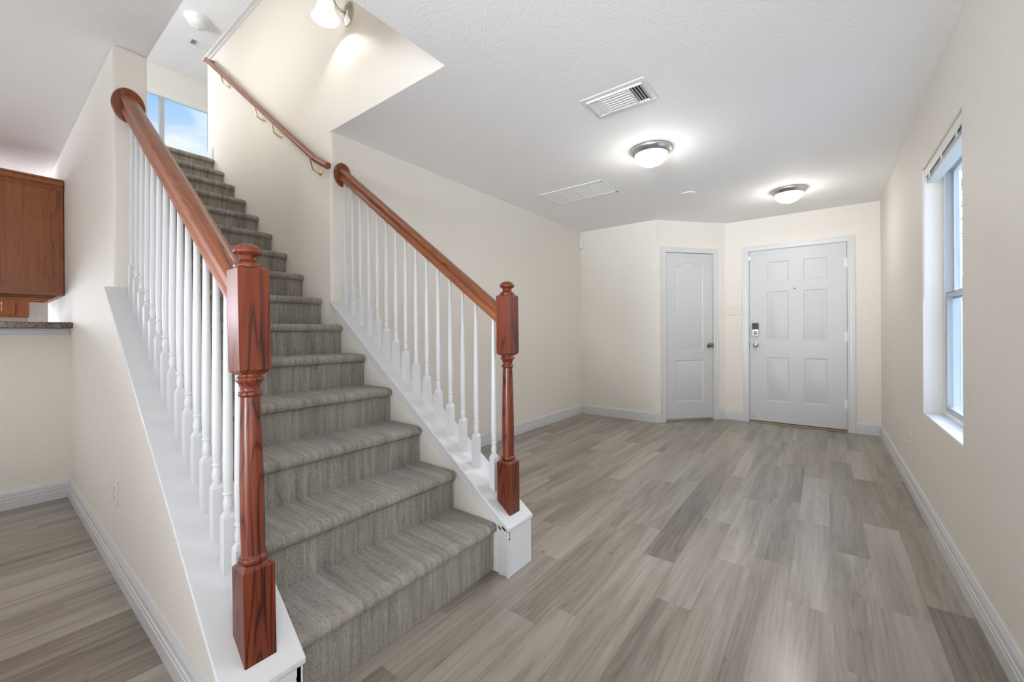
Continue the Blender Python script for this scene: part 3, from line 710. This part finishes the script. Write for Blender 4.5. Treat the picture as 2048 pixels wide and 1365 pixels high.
for i in range(34):
    y = -b+.022+(i+.5)*(2*b-.044)/34; m.box((-a+.02, -.0055, -.0006), (a-.02, .0055, .0006), TR((0, y, -.004), rx=math.radians(10)))
m.build('louvers', 'register', rg, smooth=0)
m = MB(); m.box((-a+.02, -b+.02, -.001), (a-.02, b-.02, -.0003)); m.build('backing', 'screen', rg, smooth=0)
m = MB(); m.lathe([(0, -.008), (.052, -.008), (.066, -.006), (.070, -.002), (.070, 0)], 36)
o = m.build('cover_plate', 'ceiling', smooth=40); o.location = (-1.05, 4.228, H); tag(o, 'faint round white cover plate on the ceiling between the two lit dome lights', 'cover plate')

# wall sconce above the stairs
sx, sz = -2.42, 3.02
sc = empty('wall_sconce', (sx, YS, sz), 'lit bell-shaped glass sconce on a nickel plate, high on the stairwell wall', 'wall light')
m = MB(); m.lathe([(1, 0), (1, .006), (.93, .011), (.70, .015), (.6, .022), (.3, .026), (0, .027)], 40, TR((.03, 0, .095), rx=math.pi/2), sx=.056, sy=.075); m.build('back_plate', 'chrome', sc, smooth=40)
m = MB(); m.tube([(.03, -.02, .095), (.028, -.05, .088), (.02, -.075, .10), (.01, -.095, .15), (.004, -.115, .205), (0, -.13, .215), (0, -.135, .20)], .0085, 10); m.lathe([(.034, .170), (.036, .185), (.020, .198), (.012, .205), (0, .208)], 24, TR((0, -.135, 0))); m.build('arm', 'chrome', sc)
m = MB(); pr = [(.081, 0), (.079, .004), (.070, .018), (.059, .040), (.050, .07), (.044, .105), (.041, .14), (.036, .165), (.030, .178)]
m.lathe(pr+[(r-.003, z2) for r, z2 in pr[::-1]], 40, TR((0, -.135, 0)))
# drop the two caps the closed loop makes
m.f = [f for f in m.f if len(f) < 10]; m.mi = m.mi[:len(m.f)]
m.build('bell_shade', 'bellglass', sc, smooth=50)
m = MB(); m.lathe([(0, .045), (.014, .05), (.026, .068), (.029, .085), (.024, .105), (.014, .125), (.013, .17)], 20, TR((0, -.135, 0)))
bm_ = mat('lit_bulb', (.9, .9, .88), .3, emit=(1, .94, .85), es=4.0); m.build('bulb', bm_, sc, smooth=50)
l = bpy.data.lights.new('sconce_bulb', 'SPOT'); l.energy = 3.2; l.color = (1, .95, .87); l.shadow_soft_size = .02; l.spot_size = math.radians(125); l.spot_blend = .35
o = bpy.data.objects.new('sconce_bulb', l); COL.objects.link(o); o.location = (sx, YS-.135, sz+.034)

# electrical plates
def plate(T, w, h, label, name, mtl, kind):
    t = empty(name, (0, 0, 0), label, 'outlet' if kind == 'outlet' else 'light switch', None); t.matrix_world = T
    m = MB(); m.box((-w/2, -.005, -h/2), (w/2, 0, h/2)); m.build('cover_plate', mtl, t, bevel=.0025)
    if kind == 'outlet':
        for s in (-1, 1):
            m = MB(); m.box((-.0165, -.0075, s*.0195-.014), (.0165, -.004, s*.0195+.014)); q = m.build('socket', mtl, t, bevel=.004)
            m = MB()
            for dx in (-.006, .006): m.box((dx-.0012, -.0080, s*.0195-.002), (dx+.0012, -.0074, s*.0195+.007))
            m.lathe([(.0022, 0), (.0022, .0006)], 10, TR((0, -.0074, s*.0195-.007), rx=math.pi/2)); m.build('slots', 'slot', q, smooth=0)
    else:
        for i in (-1, 0, 1):
            m = MB(); m.box((i*.046-.005, -.0065, -.012), (i*.046+.005, -.004, .012)); m.box((i*.046-.0035, -.016, -.001), (i*.046+.0035, -.005, .009)); m.build('toggle', mtl, t, bevel=.001)
    return t
plate(TR((-2.076, YB, .366)), .072, .116, 'white wall outlet low on the back wall beside the closet corner', 'wall_outlet', 'plastic', 'outlet')
plate(TR((XR, 3.845, .344), rz=-math.pi/2), .072, .116, 'white wall outlet below the side window on the long plain wall', 'wall_outlet', 'plastic', 'outlet')
plate(TR((-2.57, YO, .372)), .072, .116, 'white wall outlet on the sloping stair wall above its baseboard', 'wall_outlet', 'plastic', 'outlet')
plate(TR((-.888, YD, 1.350)), .165, .116, 'ivory plate with three toggle switches beside the front door', 'light_switch', 'ivory', 'switch')
ms = empty('motion_sensor', (XW, YB, 2.256), 'small white motion sensor high in the corner beside the closet wall', 'sensor', None, (0, 0, math.radians(-45)))
ms.rotation_euler = (0, 0, math.radians(45)); 
m = MB(); m.prism([(-.026, -.052), (.026, -.052), (.030, -.044), (.016, -.012), (-.016, -.012), (-.030, -.044)], -.042, .042, 2); m.build('case', 'plastic', ms, bevel=.004)
m = MB(); m.box((-.018, -.0545, -.012), (.018, -.051, .022)); m.build('lens', 'screen', ms, bevel=.002)

# ------------------------------------------------------------------ kitchen corner
ct = MB(); ct.box((-4.62, -1.6, 1.133), (-3.905, YO-.002, 1.172)); o = ct.build('countertop', 'granite', bevel=.004); tag(o, 'brown speckled granite bar top on the kitchen half wall', 'countertop')
m = MB(); m.box((XK, -1.6, 1.118), (XK+.030, YO-.001, 1.133)); m.box((XK, -1.6, 1.098), (XK+.020, YO-.001, 1.118)); m.box((XK, -1.6, 1.085), (XK+.011, YO-.001, 1.098)); struct(m.build('trim_7', 'trim', bevel=.003))
def upper_cab(x0, x1, label, cr):
    """x0 = room-side face, x1 = back; hangs against the stair wall"""
    y1 = YO-.004; y0 = -1.3; zb, zt = 1.368, 2.188
    t = empty('wall_cabinet', (x0, y1, zb), label, 'cabinet'); q = Vector(t.location)
    m = MB(); m.box((x1, y0, zb+.022), (x0-.004, y1, zt-.03)); o = m.build('body', 'oak', t, bevel=.001); o.location = -q
    m = MB(); m.box((x0-.004, y0, zb+.020), (x0, .100, zt-.06)); m.box((x0-.004, .106, zb+.020), (x0, y1, zt-.06)); o = m.build('end_panel', 'oak', t, bevel=.001); o.location = -q
    m = MB(); m.box((x0-.019, y0, zb), (x0, y1, zb+.021)); m.box((x1, y0, zb), (x1+.019, y1, zb+.021)); m.box((x1+.02, y1-.019, zb), (x0-.02, y1, zb+.021)); m.box(((x0+x1)/2-.01, y0, zb+.002), ((x0+x1)/2+.01, y1-.02, zb+.021)); o = m.build('bottom_rail', 'oakx', t, bevel=.001); o.location = -q
    if cr:
        m = MB(); m.box((x1, y0, zt-.078), (x0+.006, y1, zt-.066)); m.box((x1, y0, zt-.066), (x0+.004, y1, zt-.052)); m.box((x1, y0, zt-.052), (x0+.009, y1, zt-.044)); m.box((x1, y0, zt-.044), (x0+.012, y1, zt-.014)); m.box((x1, y0, zt-.014), (x0+.017, y1, zt)); o = m.build('crown_moulding', 'oakx', t, bevel=.003); o.location = -q
    return t
upper_cab(-4.303, -4.80, 'oak cabinet with crown moulding hung above the granite bar', True)
upper_cab(-4.825, -5.39, 'second oak cabinet hung behind the one above the granite bar', False)
fc = empty('kitchen_cabinet', (-7.797, 0, 1.30), 'far oak cabinet seen low between the bar top and hanging cabinets', 'cabinet')
m = MB(); m.box((0, -1.4, 0), (.33, .395, .80)); m.build('body', 'oak', fc, bevel=.001)
m = MB(); m.box((.33, -.40, .025), (.349, .29, .77)); m.box((.349, -.34, .085), (.353, .23, .71)); o = m.build('door', 'oak', fc, bevel=.003)
m = MB(); m.tube([(.352, .19, .07), (.372, .19, .075), (.372, .19, .155), (.352, .19, .16)], .005, 8); m.build('handle', 'plastic', o)
d3 = MB(); d3.box((-7.80, .40, 0), (-7.775, .47, 2.1)); d3.box((-7.80, .47, 0), (-7.785, .94, 2.06)); struct(d3.build('door_3', 'fardoor', bevel=.003))

# ------------------------------------------------------------------ outside the side window
gm = MB().box((.7, -6, -.5), (12, 30, -.35)).build('ground', 'ground', smooth=0); struct(gm)
nh = empty('neighbour_house', (3.0, 16, -.35), 'white sided neighbouring house glimpsed through the side window', 'house')
m = MB(); m.box((0, -12.5, 0), (4, 4, 2.9)); m.build('wall', 'siding', nh, smooth=0)
m = MB()
for i in range(26): m.box((-.02, -12.5+i*.6, 0), (0, -12.5+i*.6+.05, 2.9))
m.build('batten', 'siding', nh, smooth=0)
random.seed(4)
tr = empty('tree', (1.95, 12.5, -.35), 'leafy tree outside the side window', 'tree')
m = MB(); m.tube([(0, 0, 0), (.03, .05, 1.4), (-.05, .1, 2.8), (.05, .1, 4.2)], [.12, .1, .07, .03], 10); m.build('trunk', 'bark', tr)
m = MB()
for i in range(1500):
    a = random.uniform(0, 6.283); zz = random.gauss(0, .9); rr = random.uniform(.1, 1.0)*math.sqrt(max(.05, 1-(zz/2.3)**2))
    p = Vector((rr*math.cos(a)*.75, rr*math.sin(a)*1.3, 4.0+zz)); s2 = random.uniform(.04, .08)
    T = Matrix.Translation(p) @ Matrix.Rotation(random.uniform(0, 6.28), 4, 'Z') @ Matrix.Rotation(random.uniform(-1, 1), 4, 'X')
    m.add([(-s2, 0, 0), (0, -s2*.5, .01), (s2, 0, 0), (0, s2*.5, .01)], [(0, 1, 2, 3)], T)
m.build('foliage', 'leaf', tr, smooth=0)
